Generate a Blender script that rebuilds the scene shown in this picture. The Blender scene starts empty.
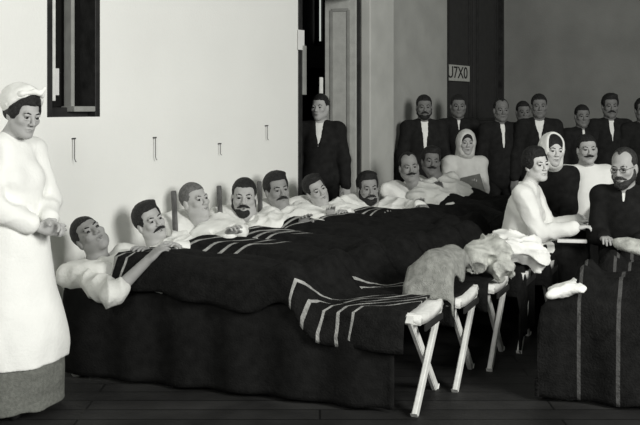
import bpy, bmesh, math, random
import numpy as np
from mathutils import Vector, Matrix

random.seed(7)
CAM_H, FPX, HOR = 1.55, 1000.0, 107.0
COL = bpy.context.scene.collection
V = lambda *a: np.array(a, dtype=float)
def nrm(v):
    v = np.asarray(v, float); return v / (np.linalg.norm(v) + 1e-12)
def at(px, py, d):                       # a point of the room from its bearing, height angle and distance
    return V((px - 320) / FPX * d, d, CAM_H - (py - HOR) / FPX * d)

# ------------------------------------------------------------------ materials
MATS = {}
def mat(name, col, rough=0.85, var=0.12, scale=14.0, bump=0.0, bscale=40.0, spec=0.25, detail=4.0):
    if name in MATS: return MATS[name]
    m = bpy.data.materials.new(name); m.use_nodes = True
    nt = m.node_tree; b = nt.nodes['Principled BSDF']
    b.inputs['Roughness'].default_value = rough
    b.inputs['Specular IOR Level'].default_value = spec
    tc = nt.nodes.new('ShaderNodeTexCoord')
    nz = nt.nodes.new('ShaderNodeTexNoise'); nz.inputs['Scale'].default_value = scale; nz.inputs['Detail'].default_value = detail
    nt.links.new(tc.outputs['Object'], nz.inputs['Vector'])
    rp = nt.nodes.new('ShaderNodeValToRGB')
    rp.color_ramp.elements[0].position = 0.3; rp.color_ramp.elements[1].position = 0.7
    rp.color_ramp.elements[0].color = (*[c * (1 - var) for c in col], 1)
    rp.color_ramp.elements[1].color = (*[min(1, c * (1 + var)) for c in col], 1)
    nt.links.new(nz.outputs['Fac'], rp.inputs['Fac']); nt.links.new(rp.outputs['Color'], b.inputs['Base Color'])
    if bump:
        n2 = nt.nodes.new('ShaderNodeTexNoise'); n2.inputs['Scale'].default_value = bscale; n2.inputs['Detail'].default_value = 5
        nt.links.new(tc.outputs['Object'], n2.inputs['Vector'])
        bp = nt.nodes.new('ShaderNodeBump'); bp.inputs['Strength'].default_value = bump; bp.inputs['Distance'].default_value = 0.02
        nt.links.new(n2.outputs['Fac'], bp.inputs['Height']); nt.links.new(bp.outputs['Normal'], b.inputs['Normal'])
    MATS[name] = m
    return m
def grey(g, t=0.0):                      # the photograph is black and white with a faint warm green cast
    return (g * 1.0, g * (1.0 + t * .6), g * (0.975 - t))

def stripe_mat(name, base, light, bands, slant=0.0):
    """dark wool with woven pale bands; bands = [(centre, half width)] along the object's own X"""
    if name in MATS: return MATS[name]
    m = mat(name, base, 0.95, 0.35, 22.0, 0.5, 90.0, 0.1)
    nt = m.node_tree; b = nt.nodes['Principled BSDF']
    src = b.inputs['Base Color'].links[0].from_socket
    tc = [n for n in nt.nodes if n.type == 'TEX_COORD'][0]
    sp = nt.nodes.new('ShaderNodeSeparateXYZ'); nt.links.new(tc.outputs['Object'], sp.inputs[0])
    sy = nt.nodes.new('ShaderNodeMath'); sy.operation = 'MULTIPLY'; nt.links.new(sp.outputs[1], sy.inputs[0]); sy.inputs[1].default_value = slant
    co_ = nt.nodes.new('ShaderNodeMath'); co_.operation = 'SUBTRACT'; nt.links.new(sp.outputs[0], co_.inputs[0]); nt.links.new(sy.outputs[0], co_.inputs[1])
    acc = None
    for c, h in bands:
        s = nt.nodes.new('ShaderNodeMath'); s.operation = 'SUBTRACT'; nt.links.new(co_.outputs[0], s.inputs[0]); s.inputs[1].default_value = c
        a = nt.nodes.new('ShaderNodeMath'); a.operation = 'ABSOLUTE'; nt.links.new(s.outputs[0], a.inputs[0])
        l = nt.nodes.new('ShaderNodeMath'); l.operation = 'LESS_THAN'; nt.links.new(a.outputs[0], l.inputs[0]); l.inputs[1].default_value = h
        if acc is None: acc = l
        else:
            mx = nt.nodes.new('ShaderNodeMath'); mx.operation = 'MAXIMUM'
            nt.links.new(acc.outputs[0], mx.inputs[0]); nt.links.new(l.outputs[0], mx.inputs[1]); acc = mx
    wv = nt.nodes.new('ShaderNodeTexNoise'); wv.inputs['Scale'].default_value = 30; nt.links.new(tc.outputs['Object'], wv.inputs['Vector'])
    ml = nt.nodes.new('ShaderNodeMath'); ml.operation = 'MULTIPLY'; nt.links.new(acc.outputs[0], ml.inputs[0])
    ad = nt.nodes.new('ShaderNodeMath'); ad.operation = 'ADD'; ad.use_clamp = True; nt.links.new(wv.outputs['Fac'], ad.inputs[0]); ad.inputs[1].default_value = 0.25
    nt.links.new(ad.outputs[0], ml.inputs[1])
    mi = nt.nodes.new('ShaderNodeMixRGB'); nt.links.new(ml.outputs[0], mi.inputs['Fac']); nt.links.new(src, mi.inputs['Color1']); mi.inputs['Color2'].default_value = (*light, 1)
    nt.links.new(mi.outputs[0], b.inputs['Base Color'])
    return m

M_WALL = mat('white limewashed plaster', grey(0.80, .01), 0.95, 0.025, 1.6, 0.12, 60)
M_WALLG = mat('mid grey plaster', grey(0.36, .02), 0.9, 0.10, 3.0, 0.15, 50)  # darker tone for the wall past the doorway
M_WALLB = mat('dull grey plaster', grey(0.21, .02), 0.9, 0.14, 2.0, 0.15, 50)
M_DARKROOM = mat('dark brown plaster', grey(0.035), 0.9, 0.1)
M_CEIL = mat('ceiling plaster', grey(0.6), 0.95, 0.05)
M_WOODW = mat('white painted wood', grey(0.62, .01), 0.6, 0.12, 20, 0.1)
M_WOODG = mat('grey painted wood', grey(0.27, .02), 0.6, 0.12, 12, 0.1)
M_WOODD = mat('dark stained wood', grey(0.02), 0.5, 0.4, 12, 0.1)
M_WOODM = mat('worn brown wood', grey(0.10), 0.6, 0.4, 18, 0.1)
M_GLASS = mat('dark window glass', grey(0.006), 0.12, 0.1, 4, spec=0.4)
M_PAPER = mat('white paper', grey(0.72), 0.9, 0.05)
M_INK = mat('black ink', grey(0.02), 0.8, 0.05)
M_IRON = mat('dark iron', grey(0.06), 0.5, 0.2)
M_CANVAS = mat('white cot canvas', grey(0.66, .01), 0.95, 0.12, 18, 0.25, 120)
M_STRAP = mat('dark webbing', grey(0.018), 0.9, 0.2)
M_LINEN = mat('white linen', grey(0.80, .01), 0.95, 0.05, 10, 0.25, 70)
M_LINEN2 = mat('unbleached cotton', grey(0.60, .015), 0.95, 0.08, 14, 0.25, 80)
M_APRON = mat('starched white cotton', grey(0.80, .01), 0.9, 0.03, 8, 0.15, 60)
M_TOWEL = mat('grey towelling', grey(0.27, .03), 1.0, 0.25, 30, 0.6, 160)
M_TOWEL2 = mat('pale grey cotton', grey(0.45, .03), 1.0, 0.25, 26, 0.5, 120)
M_SKIRT = mat('grey wool', grey(0.14, .05), 0.95, 0.2, 60, 0.3, 160)
M_BLACK = mat('black wool cloth', grey(0.013), 0.95, 0.3, 20, 0.2, 100, 0.1)
M_SUIT = mat('dark suiting', grey(0.014), 0.9, 0.3, 20, 0.2, 100, 0.15)
M_HAIR = mat('dark hair', grey(0.014), 0.6, 0.5, 60, 0.6, 120, 0.3)
M_HAIRB = mat('brown hair', grey(0.035), 0.6, 0.5, 60, 0.6, 120, 0.3)
M_CROP = mat('cropped pale hair', grey(0.13), 0.8, 0.4, 60, 0.4, 140, 0.2)
M_SKIN = mat('fair skin', grey(0.40), 0.6, 0.06, 20)
M_SKIN2 = mat('weathered skin', grey(0.27), 0.6, 0.10, 20)
M_SKIN3 = mat('dark grey skin', grey(0.17), 0.6, 0.10, 20)  # darkest skin tone, used mostly for the men at the back
M_SKINW = mat('pale skin', grey(0.58), 0.6, 0.05, 20)
M_LIP = mat('lips', grey(0.13), 0.5, 0.1)
M_SCL = mat('eye white', grey(0.26), 0.3, 0.02)
M_IRIS = mat('dark iris', grey(0.012), 0.2, 0.1)
M_LENS = mat('spectacle wire', grey(0.03), 0.3, 0.1)
M_LEATHER = mat('black leather', grey(0.015), 0.5, 0.2)
M_BOARD = mat('grey pasteboard', grey(0.12, .03), 0.9, 0.15, 30)

def floor_material():
    m = mat('dark floorboards', grey(0.024), 0.6, 0.5, 3.0, 0.1, 30)
    nt = m.node_tree; b = nt.nodes['Principled BSDF']; src = b.inputs['Base Color'].links[0].from_socket
    tc = [n for n in nt.nodes if n.type == 'TEX_COORD'][0]
    br = nt.nodes.new('ShaderNodeTexBrick'); br.inputs['Scale'].default_value = 1.0
    br.inputs['Brick Width'].default_value = 2.4; br.inputs['Row Height'].default_value = 0.16; br.inputs['Mortar Size'].default_value = 0.006
    br.inputs['Color1'].default_value = (1, 1, 1, 1); br.inputs['Color2'].default_value = (.7, .7, .7, 1); br.inputs['Mortar'].default_value = (.15, .15, .15, 1)
    nt.links.new(tc.outputs['Object'], br.inputs['Vector'])
    mx = nt.nodes.new('ShaderNodeMixRGB'); mx.blend_type = 'MULTIPLY'; mx.inputs['Fac'].default_value = 1
    nt.links.new(src, mx.inputs['Color1']); nt.links.new(br.outputs['Color'], mx.inputs['Color2']); nt.links.new(mx.outputs[0], b.inputs['Base Color'])
    return m
M_FLOOR = floor_material()

# ------------------------------------------------------------------ objects
def link(name, me, m, parent=None, loc=None, rz=0.0, smooth=True):
    o = bpy.data.objects.new(name, me); COL.objects.link(o)
    if m is not None:
        for x in (m if isinstance(m, (list, tuple)) else [m]): me.materials.append(x)
    if smooth and len(me.polygons): me.polygons.foreach_set('use_smooth', [True] * len(me.polygons))
    if parent is not None: o.parent = parent
    if loc is not None: o.location = loc
    if rz: o.rotation_euler = (0, 0, rz)
    return o
def raw(verts, faces, mi=None):
    me = bpy.data.meshes.new('mesh'); verts = np.asarray(verts, np.float32); faces = np.asarray(faces, np.int32)
    me.vertices.add(len(verts)); me.vertices.foreach_set('co', verts.ravel())
    n = faces.shape[1]
    me.loops.add(faces.size); me.loops.foreach_set('vertex_index', faces.ravel())
    me.polygons.add(len(faces)); me.polygons.foreach_set('loop_start', np.arange(0, faces.size, n, dtype=np.int32))
    me.polygons.foreach_set('loop_total', np.full(len(faces), n, np.int32))
    if mi is not None: me.polygons.foreach_set('material_index', np.asarray(mi, np.int32))
    me.update(calc_edges=True); me.validate()
    return me
def tag(o, label, cat, group=None, kind=None):
    o['label'] = label; o['category'] = cat
    if group: o['group'] = group
    if kind: o['kind'] = kind
    return o
def empty(name, loc, rz=0.0):
    o = bpy.data.objects.new(name, None); o.empty_display_size = .1; COL.objects.link(o); o.location = loc; o.rotation_euler = (0, 0, rz); return o

class MB:                                # boxes, bars and tubes gathered into ONE mesh
    def __init__(s): s.bm = bmesh.new()
    def box(s, c, size, R=None, bev=0.0):
        g = bmesh.ops.create_cube(s.bm, size=1.0); vs = g['verts']
        for v in vs:
            p = V(v.co.x * size[0], v.co.y * size[1], v.co.z * size[2])
            if R is not None: p = R @ p
            v.co = Vector(p + np.asarray(c, float))
        if bev:
            es = list({e for v in vs for e in v.link_edges})
            bmesh.ops.bevel(s.bm, geom=es, offset=bev, segments=2, affect='EDGES', profile=0.5)
        return s
    def bar(s, a, b, w, t, side=(0, 1, 0), bev=0.004):
        a, b = np.asarray(a, float), np.asarray(b, float); z = nrm(b - a); x = nrm(np.cross(side, z)); y = np.cross(z, x)
        return s.box((a + b) / 2, (w, t, np.linalg.norm(b - a)), np.stack([x, y, z], 1), bev)
    def tube(s, pts, r, seg=10):
        pts = [np.asarray(p, float) for p in pts]; rings = []
        for i, p in enumerate(pts):
            t = nrm(pts[min(i + 1, len(pts) - 1)] - pts[max(i - 1, 0)])
            h = V(0, 0, 1) if abs(t[2]) < .9 else V(1, 0, 0); x = nrm(np.cross(h, t)); y = np.cross(t, x)
            rr = r[i] if isinstance(r, (list, tuple)) else r
            rings.append([s.bm.verts.new(p + rr * (math.cos(a) * x + math.sin(a) * y)) for a in np.linspace(0, 2 * math.pi, seg, endpoint=False)])
        for A, B in zip(rings, rings[1:]):
            for i in range(seg): s.bm.faces.new((A[i], A[(i + 1) % seg], B[(i + 1) % seg], B[i]))
        s.bm.faces.new(rings[0][::-1]); s.bm.faces.new(rings[-1])
        return s
    def build(s, name, m, parent=None, loc=None, rz=0.0, smooth=False):
        bmesh.ops.recalc_face_normals(s.bm, faces=s.bm.faces[:])
        me = bpy.data.meshes.new(name); s.bm.to_mesh(me); s.bm.free()
        return link(name, me, m, parent, loc, rz, smooth)

# ------------------------------------------------------------------ smooth solids (distance fields meshed by surface nets)
class F:
    def __init__(s): s.p = []
    def cone(s, a, b, ra, rb, k=.02, op='u'):
        a, b = np.asarray(a, float), np.asarray(b, float); s.p.append((op, 'c', (a, b, ra, rb), k)); return s
    def ell(s, c, r, R=None, k=.02, op='u'):
        r = V(r, r, r) if np.isscalar(r) else np.asarray(r, float)
        s.p.append((op, 'e', (np.asarray(c, float), r, np.eye(3) if R is None else R), k)); return s
    def rbox(s, c, h, rad, R=None, k=.02, op='u'):
        s.p.append((op, 'b', (np.asarray(c, float), np.asarray(h, float), rad, np.eye(3) if R is None else R), k)); return s
    def plane(s, p, n, k=.005):          # keeps the side the normal points away from
        s.p.append(('i', 'p', (np.asarray(p, float), nrm(n)), k)); return s
    def add(s, other): s.p += other.p; return s
def bbox(p):
    t, q = p[1], p[2]
    if t == 'c': r = max(q[2], q[3]); return np.minimum(q[0], q[1]) - r, np.maximum(q[0], q[1]) + r
    if t == 'e': e = np.sqrt(((q[2] * q[1][None, :]) ** 2).sum(1)); return q[0] - e, q[0] + e
    if t == 'b': e = (np.abs(q[3]) * q[1][None, :]).sum(1) + q[2]; return q[0] - e, q[0] + e
def dist(p, X, Y, Z):
    t, q = p[1], p[2]
    if t == 'c':
        a, b, ra, rb = q; ab = b - a; L = ab @ ab + 1e-12
        x, y, z = X - a[0], Y - a[1], Z - a[2]
        h = np.clip((x * ab[0] + y * ab[1] + z * ab[2]) / L, 0, 1)
        return np.sqrt((x - h * ab[0]) ** 2 + (y - h * ab[1]) ** 2 + (z - h * ab[2]) ** 2) - (ra + h * (rb - ra))
    if t == 'p': return (X - q[0][0]) * q[1][0] + (Y - q[0][1]) * q[1][1] + (Z - q[0][2]) * q[1][2]
    c = q[0]; R = q[-1]; x, y, z = X - c[0], Y - c[1], Z - c[2]
    l = [x * R[0, i] + y * R[1, i] + z * R[2, i] for i in range(3)]
    if t == 'e':
        r = q[1]; k0 = np.sqrt(sum((l[i] / r[i]) ** 2 for i in range(3))); k1 = np.sqrt(sum((l[i] / r[i] ** 2) ** 2 for i in range(3))) + 1e-9
        return k0 * (k0 - 1) / k1
    h = q[1]; d = [np.abs(l[i]) - h[i] for i in range(3)]
    return np.sqrt(sum(np.maximum(d[i], 0) ** 2 for i in range(3))) + np.minimum(np.maximum(np.maximum(d[0], d[1]), d[2]), 0) - q[2]
def axis(lo, hi, fine, hf, hc):
    out = [lo]; x = lo
    while x < hi:
        x += hf if any(a - hc <= x <= b for a, b in fine) else hc
        out.append(x)
    return np.array(out, np.float32)
def noise3(P, seed, freq):
    rs = np.random.RandomState(seed); n = 0
    for i in range(4):
        d = nrm(rs.normal(size=3)) * freq * rs.uniform(.6, 1.6); e = nrm(rs.normal(size=3)) * freq * .6
        n = n + np.sin(P @ d + rs.uniform(0, 6.3) + 1.3 * np.sin(P @ e + rs.uniform(0, 6.3)))
    return n / 4
def solid(f, h=.01, fine=(), hf=None, wr=0.0, wfreq=30.0, seed=1, ridged=False):
    us = [p for p in f.p if p[0] == 'u']
    bb = [bbox(p) for p in us]; lo = np.min([b[0] for b in bb], 0) - 2.5 * h - abs(wr) - .005; hi = np.max([b[1] for b in bb], 0) + 2.5 * h + abs(wr) + .005
    ax = [axis(lo[i], hi[i], [(a[i], b[i]) for a, b in fine], hf or h, h) for i in range(3)]
    D = np.full([len(a) for a in ax], .2, np.float32)
    for p in f.p:
        k = p[3]
        if p[0] == 'i': sl = [slice(0, len(a)) for a in ax]
        else:
            l, u = bbox(p); m = k + .03
            sl = [slice(max(0, np.searchsorted(ax[i], l[i] - m) - 1), np.searchsorted(ax[i], u[i] + m) + 1) for i in range(3)]
        X = ax[0][sl[0]][:, None, None]; Y = ax[1][sl[1]][None, :, None]; Z = ax[2][sl[2]][None, None, :]
        if 0 in (X.size, Y.size, Z.size): continue
        d = dist(p, X, Y, Z).astype(np.float32); S = D[sl[0], sl[1], sl[2]]; d = np.broadcast_to(d, S.shape)
        if p[0] == 'u': hh = np.maximum(k - np.abs(S - d), 0) / k; r = np.minimum(S, d) - hh * hh * k / 4
        else:
            e = -d if p[0] == 's' else d
            hh = np.maximum(k - np.abs(S - e), 0) / k; r = np.maximum(S, e) + hh * hh * k / 4
        D[sl[0], sl[1], sl[2]] = r
    if wr:
        m = np.nonzero(np.abs(D) < .03 + 2 * wr); P = np.stack([ax[i][m[i]] for i in range(3)], 1).astype(float)
        n = noise3(P, seed, wfreq)
        if ridged: n = 1 - 2 * np.abs(n) ** .7 + .35 * noise3(P, seed + 5, wfreq * 2.3)
        else: n = n + .5 * noise3(P, seed + 9, wfreq * 2.2)
        D[m] -= (wr * n).astype(np.float32)
    for i in range(3):                    # closed at the border
        ix = [slice(None)] * 3
        for e in (0, -1): ix[i] = e; D[tuple(ix)] = np.maximum(D[tuple(ix)], 1e-3)
    S = D < 0
    cn = [(i, j, k) for i in (0, 1) for j in (0, 1) for k in (0, 1)]
    n = [s - 1 for s in D.shape]
    sub = lambda A, c: A[c[0]:c[0] + n[0], c[1]:c[1] + n[1], c[2]:c[2] + n[2]]
    an = np.zeros(n, bool); al = np.ones(n, bool)
    for c in cn: an |= sub(S, c); al &= sub(S, c)
    act = an & ~al; idx = np.full(n, -1, np.int32); I = np.nonzero(act); N = len(I[0]); idx[I] = np.arange(N)
    P = np.zeros((N, 3)); C = np.zeros(N)
    for a in cn:
        for d in range(3):
            if a[d]: continue
            b = list(a); b[d] = 1
            va = D[I[0] + a[0], I[1] + a[1], I[2] + a[2]]; vb = D[I[0] + b[0], I[1] + b[1], I[2] + b[2]]
            m = (va < 0) != (vb < 0); t = np.where(m, va / (va - vb + (va == vb)), 0)
            for q in range(3):
                pa = ax[q][I[q] + a[q]]; pb = ax[q][I[q] + b[q]]; P[:, q] += np.where(m, pa + t * (pb - pa), 0)
            C += m
    P /= C[:, None]
    fs = []
    for d in range(3):
        e, g = (d + 1) % 3, (d + 2) % 3
        A = [slice(1, -1)] * 3; B = [slice(1, -1)] * 3; A[d] = slice(0, -1); B[d] = slice(1, None)
        SA, SB = S[tuple(A)], S[tuple(B)]; K = np.nonzero(SA != SB); ins = SA[K]
        K = [k.copy() for k in K]; K[e] = K[e] + 1; K[g] = K[g] + 1
        def cell(de, dg):
            q = [None] * 3; q[d] = K[d]; q[e] = K[e] + de; q[g] = K[g] + dg; return idx[q[0], q[1], q[2]]
        qd = np.stack([cell(-1, -1), cell(0, -1), cell(0, 0), cell(-1, 0)], 1); qd[~ins] = qd[~ins][:, ::-1]; fs.append(qd)
    return raw(P, np.concatenate(fs))

# ------------------------------------------------------------------ people
def Rz(a): c, s = math.cos(a), math.sin(a); return np.array([[c, -s, 0], [s, c, 0], [0, 0, 1]])
def Rx(a): c, s = math.cos(a), math.sin(a); return np.array([[1, 0, 0], [0, c, -s], [0, s, c]])
def Ry(a): c, s = math.cos(a), math.sin(a); return np.array([[c, 0, s], [0, 1, 0], [-s, 0, c]])
D2R = math.pi / 180
def head_rot(yaw=0, pitch=0, roll=0):
    """columns: person's left, forward, up. yaw + = towards +X, pitch + = chin up, roll + = crown towards -X"""
    base = np.stack([V(1, 0, 0), V(0, -1, 0), V(0, 0, 1)], 1)
    return Ry(-roll * D2R) @ Rz(yaw * D2R) @ Rx(-pitch * D2R) @ base
def bend(a, c, la, lb, pole):            # the elbow or knee between a and c
    a, c = np.asarray(a, float), np.asarray(c, float); v = c - a; d = np.linalg.norm(v); u = v / (d + 1e-9)
    if d > (la + lb) * .995: d = (la + lb) * .995; c = a + u * d
    if d < abs(la - lb) * 1.05 + .05: d = abs(la - lb) * 1.05 + .05; c = a + u * d
    x = (la * la - lb * lb + d * d) / (2 * d); h = math.sqrt(max(la * la - x * x, 1e-6))
    p = np.asarray(pole, float); p = nrm(p - (p @ u) * u)
    return a + u * x + p * h, c
def hand(f, wr, d, n, side, curl=.5, s=1.0):
    d = nrm(d); n = nrm(np.asarray(n, float) - (np.dot(n, d)) * d); t = np.cross(d, n) * (1 if side < 0 else -1)   # t: towards the thumb
    f.ell(wr + d * .045 * s + n * .004, (.05 * s, .036 * s, .017 * s), np.stack([d, t, n], 1), .012)
    for off, ln, r in ((.029, .074, .0095), (.010, .083, .0098), (-.009, .077, .0093), (-.027, .060, .0082)):
        k0 = wr + (d * .083 + t * off) * s; f.cone(wr + (d * .02 + t * off * .6) * s, k0, .013 * s, .0115 * s, .01)
        a = curl * (.75 + .25 * (off < 0)); p = k0; dd = d + t * off * 2.2
        for j, fr in enumerate((.45, .31, .24)):
            aj = a * (j + .55); q = p + (math.cos(aj) * nrm(dd) + math.sin(aj) * n) * ln * fr * s
            f.cone(p, q, r * s * (1 - .07 * j), r * s * (.94 - .09 * j), .003); p = q
    b = wr + (d * .02 + t * .02) * s; m = b + (d * .55 + t * .65 + n * .35) * .045 * s
    f.cone(b, m, .016 * s, .0115 * s, .012); f.cone(m, m + nrm(d * .9 + t * .2 + n * .4) * .034 * s, .0108 * s, .009 * s, .004)

def head_field(f, c, R, s, neck, female=False):
    p = lambda x, y, z: c + R @ (V(x, y, z) * s)
    E = lambda x, y, z, r, k=.02, op='u': f.ell(p(x, y, z), np.asarray(r if not np.isscalar(r) else (r, r, r)) * s, R, k * s, op)
    C = lambda a, b, ra, rb, k=.02: f.cone(p(*a), p(*b), ra * s, rb * s, k * s)
    nr = .050 if female else .057
    f.cone(p(0, -.022, -.055), neck, nr * s, (nr + .006) * s, .03)
    E(0, -.015, .036, (.074, .092, .083), .03); E(0, .022, -.035, (.060, .066, .074), .04)
    jw = .046 if female else .053
    for q in (-1, 1):
        C((q * jw, .005, -.055), (q * .014, .062, -.094), .021, .018, .03)
        E(q * .040, .062, -.022, (.022, .02, .018), .02)
        E(q * .076, -.010, -.012, (.009, .019, .031), .006)
    E(0, .068, -.096, (.022, .018, .017), .02)
    C((-.034, .080, .020), (.034, .080, .020), .011, .011, .016)
    for q in (-1, 1): E(q * .031, .101, .002, (.021, .019, .012), .012, 's')
    C((0, .087, .008), (0, .108, -.028), .0085, .0115, .01)
    for q in (-1, 1): E(q * .012, .099, -.033, (.008, .010, .007), .006)
    E(0, .084, -.060, (.023, .014, .0065), .008); E(0, .082, -.071, (.019, .014, .0075), .008); E(0, .100, -.0655, (.024, .014, .0018), .004, 's')
    for q in (-1, 1): E(q * .031, .0815, .011, (.017, .012, .006), .006)
    for q in (-1, 1): E(q * .031, .0805, -.010, (.016, .010, .005), .006)

def person(label, base, J, HR, st, s=1.0, group=None):
    """J: joints in room coordinates. The body is one skin; hair and clothes are its children."""
    near = st.get('near', False); hb, hf = (.011, .0045) if near else (.014, .0062); hcl = .009 if near else .012
    base = np.asarray(base, float); J = {k: np.asarray(v, float) - (base if k not in ('L', 'Fw') else 0) for k, v in J.items()}
    L, Fw = nrm(J['L']), nrm(J['Fw']); U = nrm(J['neck'] - J['pelvis']); Fw = nrm(Fw - (Fw @ U) * U); L = np.cross(U, Fw); RT = np.stack([L, Fw, U], 1)
    fem = st.get('female', False); w = .92 if fem else 1.0; th = st.get('thin', 1.0)
    def torso(f, g, k=.05):
        f.ell(J['chest'] + U * .02 * s, V(.142 * w + g, .106 * th + g, .185 + g * .3) * s, RT, k)
        f.ell((J['pelvis'] + J['chest']) / 2, V(.132 * w + g, .096 * th + g, .16 + g) * s, RT, k)
        f.ell(J['pelvis'], V(.152 + g, .108 * th + g, .125 + g * .3) * s, RT, k)
        for q in 'LR':
            f.cone(J['neck'] - U * .02 * s, J['sh' + q], (.050 + g * .6) * s, (.050 + g) * s, .05)
        if fem:
            for q in (-1, 1): f.ell(J['chest'] + (L * q * .065 + Fw * .085 + U * .0) * s, V(.062 + g * .5, .05 + g * .5, .06 + g * .5) * s, RT, .05)
    def arm(f, q, g, end=1.0, k=.03):
        e = J['el' + q]; wv = J['el' + q] + (J['wr' + q] - e) * end
        f.cone(J['sh' + q], e, (.052 * w + g) * s, (.040 * w + g) * s, k); f.cone(e, wv, (.041 * w + g) * s, (.041 + (.027 - .041) * end) * w * s + g * s, k)
    def leg(f, q, g, k=.03):
        f.cone(J['hip' + q], J['kn' + q], (.080 + g) * s, (.053 + g) * s, k); f.cone(J['kn' + q], J['an' + q], (.053 + g) * s, (.036 + g) * s, k)
    body = F(); torso(body, 0)
    for q in 'LR':
        arm(body, q, 0); leg(body, q, 0); body.cone(J['an' + q], J['toe' + q], .036 * s, .026 * s, .02)
    c = J['head']; s0 = s; s = s * st.get('hs', 1.0); head_field(body, c, HR, s, J['neck'], fem); s = s0
    fine = [(c - .15 * s, c + .15 * s)]
    for q, side in (('L', 1), ('R', -1)):
        dv = st.get('hd' + q, J['wr' + q] - J['el' + q]); nn = st.get('hn' + q, V(0, 0, -1))
        hand(body, J['wr' + q], dv, nn, side, st.get('curl', .45), s * (.93 if fem else 1.0))
        if st.get('fine_hands', True): fine.append((J['wr' + q] - .12 + nrm(dv) * .08, J['wr' + q] + .12 + nrm(dv) * .08))
    skin = st.get('skin', M_SKIN)
    root = link('person', solid(body, hb, fine, hf), skin, None, base)
    tag(root, label, 'person', group)
    s = s0 * st.get('hs', 1.0)
    p = lambda x, y, z: c + HR @ (V(x, y, z) * s)
    def EL(f, x, y, z, r, k=.012, op='u'): f.ell(p(x, y, z), np.asarray(r, float) * s, HR, k * s, op)
    def CO(f, a, b, ra, rb, k=.008): f.cone(p(*a), p(*b), ra * s, rb * s, k * s)
    def kid(name, f, m, h=None, **kw): return link(name, solid(f, h or hcl, **kw), m, root)
    hm = st.get('hairmat', M_HAIR)
    # eyes
    for q in (-1, 1):
        bm = bmesh.new(); bmesh.ops.create_uvsphere(bm, u_segments=14, v_segments=10, radius=.0125 * s); gz = V(st.get('gaze', 0) * .3, 1, -.05)
        cc = p(q * .031, .0775, .001)
        for fc in bm.faces:
            v = nrm(fc.calc_center_median()); fc.material_index = 1 if v @ nrm(HR @ gz) > .72 else 0
        for v in bm.verts: v.co = v.co + Vector(cc)
        me = bpy.data.meshes.new('eye'); bm.to_mesh(me); bm.free(); link('eye', me, [M_SCL, M_IRIS], root)
    hh = hf
    for q in (-1, 1):
        bf = F(); CO(bf, (q * .013, .090, .019), (q * .032, .090, .025), .004, .0045, .003); CO(bf, (q * .032, .090, .025), (q * .050, .076, .018), .0045, .003, .003)
        kid('eyebrow', bf, hm, .004)
    lf = F(); EL(lf, 0, .0865, -.0605, (.021, .012, .004), .003); EL(lf, 0, .0845, -.071, (.017, .012, .005), .003)
    kid('lips', lf, M_LIP, .0035)
    hr = st.get('hair', 'short')
    if hr in ('short', 'full', 'receding', 'woman'):
        f = F(); g = {'short': .006, 'full': .013, 'receding': .005, 'woman': .013}[hr]
        EL(f, 0, -.018, .038, (.074 + g, .092 + g, .083 + g))
        if hr == 'full': EL(f, .015, .03, .108, (.052, .045, .020), .03)
        if hr == 'woman':
            EL(f, 0, .0, .105, (.062, .06, .026), .03); EL(f, 0, -.085, -.005, (.060, .045, .055), .04)
            for q in (-1, 1): EL(f, q * .070, -.002, .015, (.017, .042, .040), .02)
        top = {'short': .064, 'full': .070, 'receding': .088, 'woman': .060}[hr]; wd = {'short': .060, 'full': .060, 'receding': .062, 'woman': .056}[hr]
        f.rbox(p(0, .10, (top - .16) / 2), V(wd - .02, .075, (top + .16) / 2 - .02) * s, .02 * s, HR, .012 * s, 's')
        if hr == 'receding':
            for q in (-1, 1): EL(f, q * .034, .07, .085, (.026, .055, .035), .012, 's')
        if hr != 'woman':
            EL(f, 0, .07, -.075, (.12, .075, .085), .01, 's'); EL(f, 0, -.05, -.120, (.12, .11, .070), .012, 's')
            for q in (-1, 1): EL(f, q * .085, .0, -.030, (.022, .030, .042), .008, 's')
        kid('hair', f, hm, min(hh, .0055), wr=.0018, wfreq=170, seed=st.get('seed', 1))
    if 'moust' in st:
        f = F(); z = -.048
        for q in (-1, 1):
            CO(f, (0, .098, z), (q * .020, .094, z - .004), .0075, .0072); CO(f, (q * .020, .094, z - .004), (q * .040, .076, z - (.004 if st['moust'] == 'up' else .014)), .0072, .004)
        kid('moustache', f, hm, .0045, wr=.001, wfreq=200)
    if 'beard' in st:
        f = F(); g = .012 * st['beard']
        for q in (-1, 1):
            CO(f, (q * .060, .004, -.022), (q * .053, .016, -.06), .018, .020, .02); CO(f, (q * .051, .014, -.06), (q * .016, .062, -.094), .020 + g * .6, .022 + g, .02)
        EL(f, 0, .070, -.100, (.028 + g * .4, .022 + g * .6, .022 + g), .02)
        EL(f, 0, .105, -.055, (.036, .04, .024), .008, 's')
        kid('beard', f, hm, hh, wr=.0018, wfreq=170)
    if st.get('glasses'):
        mb = MB()
        for q in (-1, 1):
            mb.tube([p(q * .031 + .019 * math.cos(a), .100, .0 + .016 * math.sin(a)) for a in np.linspace(0, 2 * math.pi, 17)], .0018 * s, 6)
            mb.tube([p(q * .050, .098, .003), p(q * .078, .0, .006)], .0015 * s, 6)
        mb.tube([p(-.012, .101, .004), p(0, .106, .007), p(.012, .101, .004)], .0015 * s, 6)
        mb.build('spectacles', M_LENS, root, smooth=True)
    hd = st.get('head')
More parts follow.
